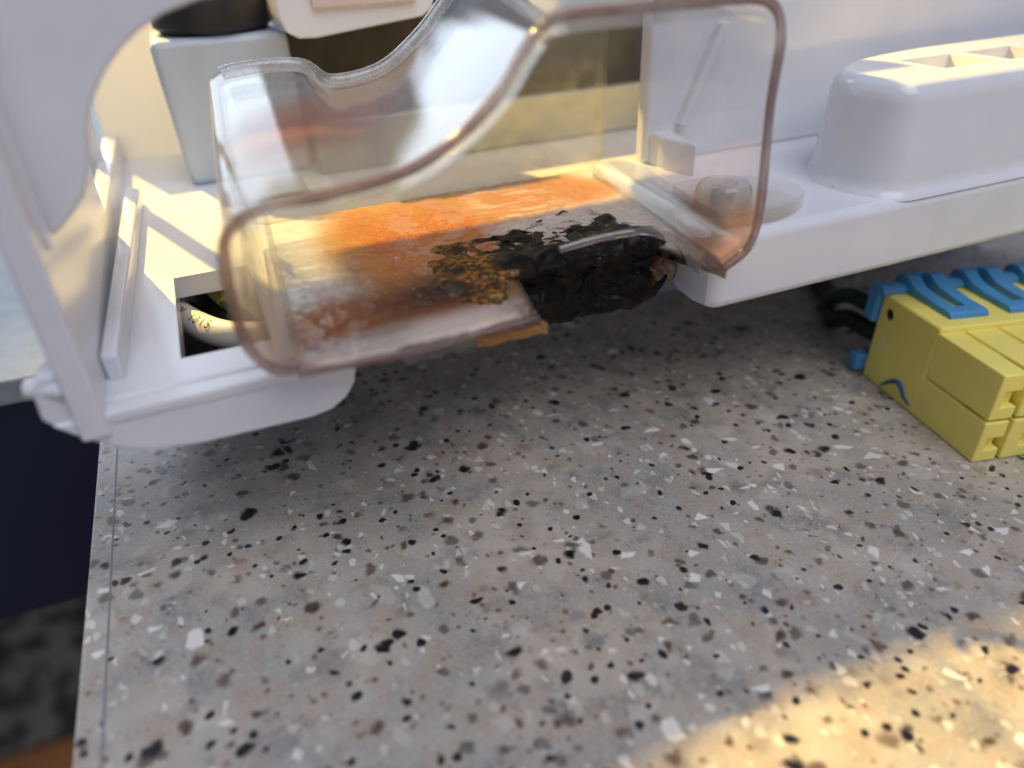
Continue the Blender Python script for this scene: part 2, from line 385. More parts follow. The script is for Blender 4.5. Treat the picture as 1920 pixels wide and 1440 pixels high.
prism("stop_block", [(pa[0] - .3, 26.8), (pa[0], pa[1] + 1), (pb[0], pb[1]), (pb[0] + 1.5, 26.8)], 'uv', 8.3, 12.6, WHITE, ch, bev=0.45)
# left side wall, arch plate, rib
prism("side_wall", [(-.35, 2.6), (86, 2.6), (86, 9), (40, 9), (33, 40), (-.35, 40)], 'vw', -12.6, -10.4, WHITE, ch, bev=0.3)
prism("sun_block_panel", [(-60, 10), (-13.2, 10), (-35.5, 77), (-60, 77)], 'uw', 66, 68, WHITE2, ch, bev=0.3)  # added unseen panel, its slanted edge cuts sun off the left counter strip
box("wall_groove_rib", -10.5, -10.0, 2.6, 3.3, 17.5, 40, WHITE, ch, bev=0.1)
arch = [(-10.6, 17.6), (-9.8, 17.9), (-8.6, 18.9), (-7.3, 20.3), (-6.3, 22.2), (-5.8, 24.4), (-5.2, 26.0), (-4.3, 27.4), (-3.2, 28.8), (-1.8, 30.1), (-.2, 31.2), (1.4, 32.0), (4.2, 32.8), (7, 33.1), (12, 33), (12, 46), (-10.6, 46)]
prism("arch_plate", arch, 'uw', 5.4, 7.6, WHITE, ch, bev=0.3, seg=3, bevang=45)
rib = [(-10.35, 5.6), (-8.9, 5.2), (-7.4, 57), (-9.3, 58)]
prism("floor_rib", rib, 'uv', 4.5, 7.0, WHITE, ch, bev=0.3)
# outer corner lug
lug = [(-14.8, 5.0), (-14.1, 4.2), (-12.5, 3.4), (-12.5, 8.8), (-13.7, 8.8), (-14.6, 7.9)]
prism("corner_lug", lug, 'uw', 0.3, 3.2, WHITE, ch, bev=0.35)
tube("lug_pin", [(-15.0, 1.4, 7.6), (-12.4, 0.6, 7.2)], 0.85, WHITE, ch, seg=16)
# slotted socket block on the shelf
plan = catmull([(76, 1.1), (73.2, 1.4), (71.2, 3.2), (70.2, 6.5), (70.4, 10), (72.5, 14), (77, 17.6), (84, 19.8)], 5) + [np.array(p) for p in [(92, 21), (150, 22), (150, 1.1)]]
cen = np.mean(plan, axis=0)
def loft_block(name, levels, mat, parent):
    bm = bmesh.new(); rings = []
    P = np.array(plan); n = len(P)
    nrm = []
    for i in range(n):
        t_ = P[(i + 1) % n] - P[i - 1]; t_ /= np.linalg.norm(t_); nv = np.array([t_[1], -t_[0]])
        if np.dot(nv, P[i] - cen) < 0: nv = -nv
        nrm.append(nv)
    for (wv, off) in levels:
        rings.append([bm.verts.new((*(P[i] + nrm[i] * off), wv)) for i in range(n)])
    for a, b2 in zip(rings, rings[1:]):
        for i in range(n): bm.faces.new((a[i], a[(i + 1) % n], b2[(i + 1) % n], b2[i]))
    bm.faces.new(rings[-1]); bm.faces.new(list(reversed(rings[0])))
    return from_bm(name, bm, mat, parent)
blk = loft_block("slotted_block", [(8.2, 1.1), (8.6, 0.95), (8.9, .6), (9.4, .3), (10.2, .12), (18.2, -.5), (19.2, -.72), (19.9, -1.15), (20.35, -1.7), (20.5, -2.3)], WHITE, ch)
cs = []
for k in range(6):
    u0 = 82.6 + k * 10.6
    pr = [(u0, 6.6), (u0 + 8.6, 6.6), (u0 + 8.6, 13.4), (u0, 13.4)]
    bm = bmesh.new()
    top = [bm.verts.new((p[0], p[1], 21.5)) for p in pr]; bot = [bm.verts.new((u0 + 4.3 + (p[0] - u0 - 4.3) * .86, 10 + (p[1] - 10) * .86, 12.5)) for p in pr]
    bm.faces.new(top); bm.faces.new(bot)
    for i in range(4): bm.faces.new((top[i], top[(i + 1) % 4], bot[(i + 1) % 4], bot[i]))
    cs.append(from_bm("cutter", bm, None, ch))
cut(blk, cs)
tube("dark_plug", [tuple(unproj(1567, 352, 2, 8.45)), tuple(unproj(1567, 352, 2, 8.45) + np.array([0, 0, .3]))], 0.62, mat_simple("dark_green_grime", (0.09, 0.11, 0.10), 0.6), ch, seg=20)
# screw boss
bc = unproj(1358, 345, 2, 11.2)
lathe("screw_boss", [(3.6, 8.4 - bc[2]), (3.3, 9.0 - bc[2]), (3.0, -.2), (2.6, .25), (1.6, .3), (1.4, .0), (1.35, -2.2), (0, -2.2)], bc, BOSS, ch)
# rear skirts that carry the chassis on the counter (below the base)
for v0 in (44, 80):
    def zc(uu): return -(CO[2] + uu * CL[0][2]) / CL[2][2]
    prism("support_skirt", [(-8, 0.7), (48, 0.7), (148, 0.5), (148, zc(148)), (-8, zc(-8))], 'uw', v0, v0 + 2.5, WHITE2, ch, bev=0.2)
# back structure seen through the arch and through the clear cover
OLIVE = mat_simple("olive_metal", (0.075, 0.068, 0.05), 0.35, 0.6, 0.2, 0.15)
GREYB = mat_simple("grey_blue_plastic", (0.46, 0.52, 0.60), 0.35, 0, 0.05, 0.2)
BLACK = mat_simple("black_rubber", (0.012, 0.012, 0.013), 0.45, 0, 0.2, 0.5)
STEEL = mat_simple("zinc_plate", (0.42, 0.42, 0.38), 0.38, 0.55, 0.08, 0.25)
box("dark_back_panel", 17.5, 81.9, 66, 68, 4.7, 27.5, OLIVE, ch, bev=0.4)
box("lower_back_panel", 18, 81.9, 58, 60, 4.7, 12.3, STEEL, ch, bev=0.5)
tn = NT("thin_white_plastic")
THIN = tn.done(tn.n('ShaderNodeMixShader', {0: 0.55, 1: tn.n('ShaderNodeBsdfDiffuse', {'Color': (.8, .8, .8, 1)}), 2: tn.n('ShaderNodeBsdfTranslucent', {'Color': (.85, .84, .82, 1)})}))
box("back_wall", -12.4, 5, 84, 84.8, 4.5, 30, THIN, ch, bev=0.2)
mot = empty("pump_motor", CM @ Matrix.Translation((8 * S, 70 * S, 4.6 * S)), "grey-blue motor block with round black cap behind the arch plate", "motor")
prism("motor_body", [(-9.4, 20), (9.2, 20), (9.4, 0), (-8.6, 0)], 'uw', -8, 9, GREYB, mot, bev=1.2, seg=4)
lathe("motor_cap", [(0, 20.05), (7.4, 20.05), (8.4, 21), (8.6, 24), (8, 25.5), (0, 25.5)], (0, 0, 0), BLACK, mot)
br = empty("white_bracket", CM @ Matrix.Translation((26 * S, 55 * S, 24 * S)), "white plastic bracket with pinkish insert above the dark back panel", "bracket")
prism("bracket_frame", [(-10.5, 7), (-10.5, 3), (-9.8, 1.0), (-8.2, .1), (-6, 0.0), (9.5, 1.6), (11, 2.6), (11.4, 4), (11.4, 7)], 'uw', 0, 10.9, WHITE, br, bev=0.4, bevang=40)
box("insert", -6, 8.5, -.8, 0.5, 3.6, 6.6, mat_plastic("pinkish_plastic", (0.68, 0.56, 0.52), 0.4), br, bev=0.3)

# ------------------------------------------------------------------ cables in the base opening
def cable(name, label, cat, pts, rad, mat, n=10, group=None):
    P = catmull(pts, n)
    o0 = np.array(P[0]); m4 = CM @ Matrix.Translation(tuple(o0 * S))
    e = empty(name, m4, label, cat, group)
    return e, [p - o0 for p in P]
WCAB = mat_plastic("white_pvc", (0.66, 0.63, 0.56), 0.4)
p = [unproj(300, 556, 2, -.6), unproj(335, 588, 2, 0), unproj(390, 618, 2, .2), unproj(450, 630, 2, 0), unproj(520, 622, 2, -.8), unproj(600, 590, 2, -1.6)]
e, P = cable("white_cable", "white round cable with small black print inside the base opening", "cable", p, 1.35, WCAB)
tube("sheath", P, 1.55, WCAB, e, seg=24)
INK = mat_simple("black_ink", (0.02, 0.02, 0.02), 0.6)
def glyphs(txt, s0, size, parent, path, rad):
    arc = [0.0]
    for a, b2 in zip(path, path[1:]): arc.append(arc[-1] + np.linalg.norm(b2 - a))
    camv = CL @ (CAM - CO) - np.array(p[0])
    s = s0
    for chx in txt:
        if chx == ' ': s += size * .6; continue
        i = max(k for k in range(len(arc) - 1) if arc[k] <= s); t_ = (s - arc[i]) / (arc[i + 1] - arc[i])
        c0 = path[i] * (1 - t_) + path[i + 1] * t_; tg_ = path[i + 1] - path[i]; tg_ /= np.linalg.norm(tg_)
        up = np.array([-.1, -.62, 0.78]); up -= tg_ * np.dot(up, tg_); up /= np.linalg.norm(up)
        side = np.cross(up, tg_)
        cu = bpy.data.curves.new("t", 'FONT'); cu.body = chx; cu.size = size; cu.align_x = 'CENTER'; cu.align_y = 'CENTER'
        to = bpy.data.objects.new("t", cu); col.objects.link(to); bpy.context.view_layer.update()
        me = bpy.data.meshes.new_from_object(to.evaluated_get(bpy.context.evaluated_depsgraph_get())); bpy.data.objects.remove(to, do_unlink=True)
        for v in me.vertices:
            th = v.co.y / rad
            q = c0 + tg_ * v.co.x + (side * math.sin(th) + up * math.cos(th)) * (rad + 0.10)
            v.co = Vector(q * S)
        me.name = "printed_character"; finish("printed_character", me, INK, parent, smooth=False)
        s += size * .62
glyphs("W  1015", 10.6, 1.5, e, P, 1.55)
GREEN = NT("green_yellow"); gc = GREEN.coord(); gs = GREEN.n('ShaderNodeSeparateXYZ', {0: gc})
GREENM = GREEN.done(GREEN.pbsdf({'Base Color': GREEN.mix(GREEN.ramp(GREEN.math('SINE', GREEN.math('ADD', GREEN.math('MULTIPLY', gs.outputs[1], .9), gs.outputs[0])), .1, .3), (0.02, 0.13, 0.035), (0.55, 0.50, 0.04)), 'Roughness': .4}))
p2 = [unproj(350, 492, 2, -.6), unproj(390, 530, 2, -.1), unproj(430, 566, 2, -.1), unproj(500, 600, 2, -1.6)]
e2, P2 = cable("earth_cable", "green and yellow striped earth cable inside the base opening", "cable", p2, 1.1, GREENM); tube("sheath", P2, 1.1, GREENM, e2, seg=20)
p3 = [unproj(300, 505, 2, -3), unproj(345, 545, 2, -2.2), unproj(390, 578, 2, -2.2), unproj(450, 600, 2, -3), unproj(520, 600, 2, -4.5)]
e3, P3 = cable("black_cable", "black cable beside the white cable inside the base opening", "cable", p3, 1.7, BLACK); tube("sheath", P3, 1.7, BLACK, e3, seg=20)
box("under_tray", -7, 9, 6.6, 30, -3.9, -3.3, BLACK, ch, bev=.2)  # placed to close the opening from below against the sun
box("tray_side", -8.0, -7.1, 6.6, 30, -3.9, 0.7, BLACK, ch, bev=.1)
box("sun_block_front", -7, 9, 5.7, 6.5, -3.7, 0.7, BLACK, ch, bev=.1)  # added behind the lip, stops sun leaving through the opening

# ------------------------------------------------------------------ clear cover
cv = empty("clear_cover", CM @ Matrix.Translation((0, 0, 6.5 * S)), "transparent plastic cover stained orange and burnt through at its front edge", "cover")
VF, VB = -4.0, 33.0
front = [(5.0, 6.7), (2.9, 7.4), (1.6, 9.2), (1.1, 12.2), (1.35, 17.2), (2.4, 19.2), (5.0, 20.2), (9.5, 20.4), (14.9, 21.1), (19.2, 22.9), (22.8, 25.6), (25.0, 28.4), (26.6, 30.0), (28.6, 30.7), (36, 30.75), (44.5, 30.7), (47.6, 30.0), (48.8, 27.5), (48.7, 22), (49.2, 12.6), (48.4, 9.0), (45.8, 7.3)]
back = [(7.0, 6.9), (5.2, 7.4), (4.1, 9.2), (3.8, 13), (3.8, 21.6), (5.2, 23.8), (9.0, 24.4), (14.2, 24.1), (17.2, 22.2), (23.0, 22.9), (27.8, 25.9), (31.0, 28.9), (33.4, 31.2), (36, 32), (42, 32.1), (50, 32), (52.2, 31), (52.9, 28), (52.8, 22), (52.7, 11), (52.2, 8.4), (50.6, 7.0)]
NS = 6
fc, bk = np.array(catmull(front, NS)), np.array(catmull(back, NS))
def inset(P, d):
    out = []; c0 = np.array([26., 15.])
    for i in range(len(P)):
        t_ = P[min(i + 1, len(P) - 1)] - P[max(i - 1, 0)]; t_ = t_ / (np.linalg.norm(t_) + 1e-9)
        out.append(P[i] + d * np.array([t_[1], -t_[0]]))
    return np.array(out)
fi, bi = inset(fc, 1.25), inset(bk, 1.25)
NV = 26
def sheet(A, Bb, i0, i1):
    V, Fa = [], []
    m = i1 - i0 + 1
    for j in range(NV + 1):
        t_ = j / NV
        for i in range(i0, i1 + 1):
            q = A[i] * (1 - t_) + Bb[i] * t_; V.append((q[0], VF + (VB - VF) * t_, q[1] - 6.5))
    for j in range(NV):
        for i in range(m - 1): Fa.append((j * m + i, j * m + i + 1, (j + 1) * m + i + 1, (j + 1) * m + i))
    return V, Fa
def wall(name, i0, i1, mat):
    Vo, Fo = sheet(fc, bk, i0, i1); Vi, Fi = sheet(fi, bi, i0, i1)
    off = len(Vo); m = i1 - i0 + 1
    Fa = list(Fo) + [tuple(off + k for k in reversed(f_)) for f_ in Fi]
    for i in range(m - 1):
        Fa.append((i, off + i, off + i + 1, i + 1)); b0 = NV * m
        Fa.append((b0 + i, b0 + i + 1, off + b0 + i + 1, off + b0 + i))
    for j in range(NV):
        for i in (0, m - 1):
            Fa.append((j * m + i, (j + 1) * m + i, off + (j + 1) * m + i, off + j * m + i))
    return from_data(name, Vo + Vi, Fa, mat, cv, wn=False, ang=50)
def stain_reflection_attr(o, fn):  # real stains, and on the arched wall a painted reflection
    ca = o.data.color_attributes.new("stain_and_reflection", 'FLOAT_COLOR', 'POINT')
    buf = np.zeros((len(o.data.vertices), 4), np.float32)
    for i, v in enumerate(o.data.vertices): buf[i] = fn(v.co.x / S, v.co.y / S, v.co.z / S + 6.5)
    ca.data.foreach_set("color", buf.ravel())
k = NS
wl = wall("left_wall", 0, 5 * k, CLEARW)
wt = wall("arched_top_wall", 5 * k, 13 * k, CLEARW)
wu = wall("upper_wall", 13 * k, 16 * k, CLEAR)
wr = wall("right_wall", 16 * k, 21 * k, CLEARW)
def top_reflection(u_, v_, w_):
    # brown reflection of the floor stain, painted into the arched wall's colour
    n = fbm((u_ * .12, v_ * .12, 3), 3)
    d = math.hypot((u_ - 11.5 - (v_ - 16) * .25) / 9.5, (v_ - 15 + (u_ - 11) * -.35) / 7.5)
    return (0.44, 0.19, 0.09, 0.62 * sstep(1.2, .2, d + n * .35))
stain_reflection_attr(wt, top_reflection)
stain_reflection_attr(wl, lambda a, b2, c2: (0.40, 0.22, 0.13, 0.30 * sstep(30, -2, b2) * sstep(21, 10, c2)))
stain_reflection_attr(wr, lambda a, b2, c2: (0.42, 0.20, 0.09, 0.42 * sstep(15, 8, c2 + b2 * .25 + fbm((a * .3, b2 * .2, c2 * .2), 3) * 2.5) * sstep(14, 2, b2)))
# back pane
bp_ = np.array(bk)
Vp = [(q[0], VB - .7, q[1] - 6.5) for q in bp_] + [(q[0], VB + .7, q[1] - 6.5) for q in bp_]
n_ = len(bp_)
Fp = [tuple(range(n_)), tuple(range(2 * n_ - 1, n_ - 1, -1))] + [(i, (i + 1) % n_, n_ + (i + 1) % n_, n_ + i) for i in range(n_)]
from_data("back_pane", Vp, Fp, mat_clear("clear_back", tint=(0.93, 0.92, 0.86), haze=0.10, hcol=(0.70, 0.69, 0.60), rough=0.12), cv, wn=False)
# scuffed bright edges at the back of the arch
tube("scuffed_edge", [(bk[i][0], VB - .6, bk[i][1] - 6.5 - .1) for i in range(int(5.2 * k), int(13 * k))], 0.75, FROST, cv, seg=12)
# floor pane with the bite burnt out of its front
def bite(u_):            # front limit of the floor as a function of u
    j = fbm((u_ * .55, 1.7, 0), 4) * 1.3
    if u_ < 25.8: return VF - 0.2 + (sstep(12.5, 14, u_) * .5) + 0.25 * j * sstep(12, 14, u_)
    if u_ < 27.6: return VF + (u_ - 25.8) / 1.8 * 9
    if u_ < 43.2: return 5.5 + j
    if u_ < 46: return 5.2 - (u_ - 43.2) / 2.8 * 8.2 + j * .4
    return VF - .1
NU, NW = 300, 200
def floor_lim(tv):
    t_ = tv; return 4.6 * (1 - t_) + 6.6 * t_, 46.2 * (1 - t_) + 51 * t_
def lerp(a, b2, t_): return tuple(x * (1 - t_) + y * t_ for x, y in zip(a, b2))
def floor_stain(u_, v_):
    n1 = fbm((u_ * .10, v_ * .10, 0), 4); n2 = fbm((u_ * .35, v_ * .35, 5), 5); n3 = fbm((u_ * 1.4, v_ * 1.4, 9), 4, 2.1, .6)
    spark = noise.noise(Vector((u_ * 3.3, v_ * 3.3, 2)))
    # orange field
    left = sstep(9.5, 15.5, u_ + n1 * 2.5 - v_ * .03); backf = sstep(34.5, 31.5, v_ + n2 * 1.2); right = sstep(52.5, 48, u_ + (v_ - 26) * .45)
    a = left * backf * right
    deep = sstep(12, 18, u_) * sstep(33, 27, u_ + n2 * 3) * sstep(33, 22, v_ + n1 * 4)
    c_ = lerp((0.66, 0.38, 0.14), (0.62, 0.15, 0.02), deep * (0.75 + .4 * n2))
    if spark > .42: c_ = lerp(c_, (0.90, 0.62, 0.30), .45)
    # salmon lace
    lace = sstep(.02, .10, abs(n2 + .12 * n3) - .03) if 0 else sstep(-.02, .14, n2 + .35 * n3 + .05)
    lz = sstep(16, 21, u_) * sstep(40, 33, u_) * sstep(6, 9, v_) * sstep(33.5, 30, v_ - (u_ - 27) * .4)
    c_ = lerp(c_, (0.70, 0.38, 0.24), lace * lz * .85)
    # peach to the right
    pz = sstep(31, 37, u_) ; c_ = lerp(c_, (0.68, 0.34, 0.17), pz * .85)
    strip = sstep(.08, .3, fbm((u_ * .22 + v_ * .1, v_ * 1.1, 7), 4) + .05)
    c_ = lerp(c_, (0.80, 0.62, 0.48), strip * sstep(29, 33, u_) * sstep(44, 38, u_) * .9)
    # pale clean band in front of the burn
    wz = sstep(28, 33, u_ + n2 * 2) * sstep(22.5, 18.5, v_ + n2 * 1.5 - (u_ - 40) * .18)
    c_ = lerp(c_, (0.80, 0.72, 0.66), wz * .92); a = max(a, wz * .85)
    a *= 0.93
    # brown smear, front left, fading to the left
    by = math.exp(-((v_ - 3.6 - n1 * 1.0 - (u_ - 12) * .10) / 4.3) ** 2)
    bz = by * sstep(-1, 11, u_) * sstep(31, 25, u_)
    bc_ = lerp((0.36, 0.125, 0.04), (0.05, 0.016, 0.009), sstep(7, 20, u_))
    wg = min(1.0, bz * 1.8 / (bz * 1.8 + a * (1 - min(1, bz)) + 1e-4)); c_ = lerp(c_, bc_, wg)
    a = max(a, min(.97, bz * 1.35))
    # milky front edge
    mz = sstep(1.0, -2.5, v_ - (u_ - 12) * .05) * sstep(2, 8, u_) * sstep(30, 24, u_)
    c_ = lerp(c_, (0.74, 0.70, 0.68), mz * .8); a = max(a, mz * .55)
    # soot near the burnt edge
    d = v_ - bite(u_) + (max(0, 27 - u_) * 1.1) + max(0, u_ - 46) * .9
    soot = sstep(7.5 + n2 * 4, .5, d + n3 * 1.5) * sstep(19, 26, u_)
    flake = sstep(.28, .36, fbm((u_ * .5, v_ * 1.3, 21), 5, 2.1, .6)) * sstep(14, 8, d) * sstep(26, 30, u_)
    soot *= sstep(46.6, 44.2, u_)
    sv = max(soot, flake * sstep(47, 45, u_))
    c_ = lerp(c_, (0.012, 0.009, 0.007), sv); a = max(a, sv)
    halo = sstep(10, 3, d) * sstep(22, 27, u_) * (1 - sv) * .45
    c_ = lerp(c_, (0.30, 0.17, 0.06), halo)
    return (*c_, a)
V, Fa, St = [], [], []
for j in range(NW + 1):
    for i in range(NU + 1):
        s_ = i / NU
        t0 = j / NW
        ua, ub = floor_lim(t0); u_ = ua + (ub - ua) * s_
        v0 = bite(u_); v_ = v0 + (VB - v0) * t0
        h_ = 6.95 + .10 * fbm((u_ * .4, v_ * .4, 30), 3) + max(0, .10 * fbm((u_ * 1.5, v_ * 1.5, 12), 3)) * sstep(15, 20, u_)
        V.append((u_, v_, h_ - 6.5)); St.append(floor_stain(u_, v_))
m_ = NU + 1
for j in range(NW):
    for i in range(NU): Fa.append((j * m_ + i, j * m_ + i + 1, (j + 1) * m_ + i + 1, (j + 1) * m_ + i))
fl = from_data("floor_pane", V, Fa, CLEARF, cv, wn=False, ang=180)
ca = fl.data.color_attributes.new("stain_and_reflection", 'FLOAT_COLOR', 'POINT'); ca.data.foreach_set("color", np.array(St, np.float32).ravel())
so = fl.modifiers.new("thick", 'SOLIDIFY'); so.thickness = 0.0009; so.offset = -1
# front rim bead: left run and right run, broken where the burn is
rimL = [(26.0, VF, 6.4 - 6.5), (20, VF, 6.2 - 6.5), (13.5, VF, 6.1 - 6.5), (8, VF, 6.35 - 6.5)]
rl = catmull(rimL, 5)[:-1] + [(q[0], VF, q[1] - 6.5) for q in fc] 
rimR = [(45.6, VF, 7.25 - 6.5), (44.6, VF + .1, 7.9 - 6.5), (43.6, VF + .6, 8.9 - 6.5)]
pathr = [np.array(q) for q in rl] + [np.array(q) for q in catmull(rimR, 4)]
rr_ = [0.43 + .10 * math.sin(i * .7) * (1 if i < 18 else .3) for i in range(len(pathr))]
tube("front_rim", pathr, rr_, RIM, cv, seg=14)
# thick flange behind the rim along the arch
tube("arch_flange_edge", [(fi[i][0] + .2, VF + 2.2, fi[i][1] - 6.5 - .1) for i in range(int(6 * k), int(13.2 * k))], 0.22, FROST, cv, seg=8)
# jagged clear flakes under the broken front edge
AMB = mat_clear("ambered_clear", tint=(0.95, 0.68, 0.35), haze=.35, hcol=(.8, .5, .2))
for (ua, ub, da, db, mt) in ((20.0, 26.6, 5.1, 6.0, AMB), (13.2, 20.6, 5.3, 6.1, CLEAR)):
    N = 14; top, bot = [], []
    for i in range(N + 1):
        uu = ua + (ub - ua) * i / N
        top.append((uu, db)); bot.append((uu, da + .45 * fbm((uu * 1.3, 4, ua), 3)))
    prism("broken_edge_flake", [(a, b2 - 6.5) for a, b2 in bot + top[::-1]], 'uw', VF - .5, VF + .6, mt, cv, bev=.08, seg=2)
# mounting ear of the cover on the shelf
ear = [(49.8, 1.6), (55, 1.0), (59.5, 2.0), (62.5, 4.2), (63.6, 7), (62.8, 10), (60, 12.4), (56, 14), (51.5, 14)]
eo = prism("mounting_ear", [tuple(q) for q in catmull(ear, 4)], 'uv', 8.55 - 6.5, 10.1 - 6.5, CLEARW, cv, bev=.35, seg=3)
stain_reflection_attr(eo, lambda a, b2, c2: (0.5, 0.3, 0.12, .25 * sstep(4, 1, b2)))
# diagonal clear ridge in the right-hand corner of the floor
ra, rb = unproj(1215, 330, 2, 8.6), unproj(1408, 452, 2, 8.6)
dr = (rb - ra); 
tube("corner_ridge", [ra - np.array([0, 0, 6.7]), ra + dr * .5 - np.array([0, 0, 6.6]), rb - np.array([0, 0, 6.9])], .8, CLEAR, cv, seg=12)

# ------------------------------------------------------------------ char and melted crust stuck to the cover
def mat_char():
    t = NT("burnt_melt"); c = t.coord()
    x = t.n('ShaderNodeSeparateXYZ', {0: c}).outputs[0]
    n1 = t.noise(c, .36, 4, .55); n2 = t.noise(c, 1.5, 5, .6); n3 = t.noise(c, .3, 4)
    blk = t.mix(t.ramp(n1, .50, .72), (0.004, 0.0035, 0.0035), (0.022, 0.013, 0.008))
    blk = t.mix(t.ramp(n2, .68, .78, 0, .5), blk, (0.10, 0.05, 0.02))
    amb = t.mix(t.ramp(n1, .38, .52), (0.035, 0.016, 0.006), (0.30, 0.12, 0.015))
    amb = t.mix(t.ramp(n1, .57, .70), amb, (0.44, 0.30, 0.07))
    amb = t.mix(t.ramp(n2, .42, .56, 0, .92), amb, (0.022, 0.014, 0.009))
    # amber on the left end and a little again at the right end
    g = t.math('ADD', x, t.ramp(n3, .25, .75, -4.5, 4.5, smooth=False))
    fac = t.math('MAXIMUM', t.ramp(g, 28.0, 25.0), t.ramp(g, 46.0, 48.5, 0, .7))
    colv = t.mix(fac, blk, amb)
    rg = t.ramp(n3, .40, .62, .12, .6)
    return t.done(t.pbsdf({'Base Color': colv, 'Roughness': rg, 'Normal': t.bump(t.math('ADD', n2, n1), .4, .0003), 'Specular IOR Level': .13, 'Coat Weight': .05, 'Coat Roughness': .06}))
CHAR = mat_char()
def lumpy_strip(name, prof, u0, u1, mat, amp, nu=150, npf=110, seed=0, endtaper=2.5, freq=.5, prof2=None, blend=None):
    pr0 = pr = catmull(prof, max(2, npf // (len(prof) - 1)))
    prb = catmull(prof2, max(2, npf // (len(prof) - 1))) if prof2 else None
    V, Fa = [], []; m = len(pr)
    cent = np.mean(np.array(prof), axis=0)
    for i in range(nu + 1):
        u_ = u0 + (u1 - u0) * i / nu
        e_ = min(1, (u_ - u0) / endtaper, (u1 - u_) / endtaper); e_ = math.sqrt(max(0, 1 - (1 - e_) ** 2))
        if prb:
            k_ = sstep(blend[0], blend[1], u_); pr = [np.array(a) * k_ + np.array(b2) * (1 - k_) for a, b2 in zip(pr0, prb)]; cent = np.mean(np.array(pr), axis=0)
        for j, q in enumerate(pr):
            qq = cent + (np.array(q) - cent) * (.25 + .75 * e_)
            a, b2 = pr[max(j - 1, 0)], pr[min(j + 1, m - 1)]; t_ = np.array(b2) - np.array(a); t_ = t_ / (np.linalg.norm(t_) + 1e-9); nn_ = np.array([-t_[1], t_[0]])
            pp = (u_ * freq, qq[0] * freq, qq[1] * freq + seed)
            d = amp * ((.4 + .6 * k_) if prb else 1) * (fbm(pp, 3, 2.1, .42) + .12 * (1 - abs(fbm((pp[0] * 1.3, pp[1] * 1.3, pp[2] * 1.3 + 9), 3, 2.0, .5)) * 2) - .05)
            V.append((u_ + .5 * amp * fbm((pp[0] + 40, pp[1], pp[2]), 2), qq[0] + nn_[0] * d * e_, qq[1] + nn_[1] * d * e_ - 6.5))
    for i in range(nu):
        for j in range(m - 1): Fa.append((i * m + j, i * m + j + 1, (i + 1) * m + j + 1, (i + 1) * m + j))
    return from_data(name, V, Fa, mat, cv, wn=False, ang=75)
lumpy_strip("char_crust", [(15, 6.95), (12, 7.2), (9, 7.7), (6.4, 7.8), (4.9, 7.2), (4.7, 6.2), (5.6, 5.2), (6.2, 3.8), (6.0, 2.2), (5.6, .8), (6.2, -.3), (9.5, -.9), (13, 1.0)], 20.0, 47.0, CHAR, .9, nu=210, seed=3, endtaper=4.0, freq=.30,
            prof2=[(16, 6.9), (13.5, 7.05), (11, 7.35), (8.5, 7.6), (6.0, 7.6), (3.8, 7.5), (1.6, 7.35), (0, 7.1), (-1.0, 6.7), (-.4, 6.2), (2, 5.8), (6, 5.6), (13, 5.6)], blend=(24.5, 29))
lumpy_strip("scorched_resin", [(8.5, 6.0), (7.4, 5.4), (6.5, 4.2), (6.3, 2.8), (6.9, 1.4), (9.0, .8)], 41.5, 49.0, mat_clear("cloudy_resin", tint=(.85, .75, .6), haze=.75, hcol=(.52, .40, .27), rough=.15), .55, nu=70, npf=60, seed=31, endtaper=2.0, freq=.7)
# curled bits of peeled soot film and the bent clear flap
for i in range(9):
    uu, vv = random.uniform(29, 44), random.uniform(9, 19); L_ = random.uniform(.8, 2.6); an = random.uniform(-.35, .35)
    pts = [(uu + L_ * math.cos(an) * t_, vv + L_ * math.sin(an) * t_ + .3 * math.sin(t_ * 5 + i), .56 + .16 * math.sin(math.pi * t_)) for t_ in np.linspace(0, 1, 9)]
    tube("soot_curl", pts, [.03 + .09 * math.sin(math.pi * t_) for t_ in np.linspace(0, 1, 9)], CHAR, cv, seg=6)
fp = [unproj(1050, 468, 1, 3.0), unproj(1120, 448, 1, 2.2), unproj(1185, 436, 1, 1.2), unproj(1235, 432, 1, .6), unproj(1272, 446, 1, .2), unproj(1292, 476, 1, -.6), unproj(1310, 505, 1, -2.2)]
fp = catmull(fp, 6)
Vv, Ff = [], []
for i, q in enumerate(fp):
    wdt = .5 + 1.5 * sstep(.35, .6, i / len(fp)) * sstep(1.05, .8, i / len(fp))
    q = q - np.array([0, 0, 6.5]); jx = .18 * fbm((i * .4, 2, 3), 3)
    for (dv, dw) in ((-.1, -.25), (-.25 + jx, -wdt * .55), (.25 + jx, -wdt * .55), (wdt * .7, .12), (wdt * .5, .3), (-.05, .12)):
        Vv.append((q[0], q[1] + dv, q[2] + dw))
for i in range(len(fp) - 1):
    for s_ in range(6): Ff.append((i * 6 + s_, i * 6 + (s_ + 1) % 6, (i + 1) * 6 + (s_ + 1) % 6, (i + 1) * 6 + s_))
Ff += [(5, 4, 3, 2, 1, 0), tuple((len(fp) - 1) * 6 + s_ for s_ in range(6))]
from_data("melted_flap", Vv, Ff, mat_clear("melted_clear", tint=(.9, .88, .84), haze=.16, hcol=(.7, .66, .6), rough=.08, refl=1.6), cv, wn=False, ang=50)

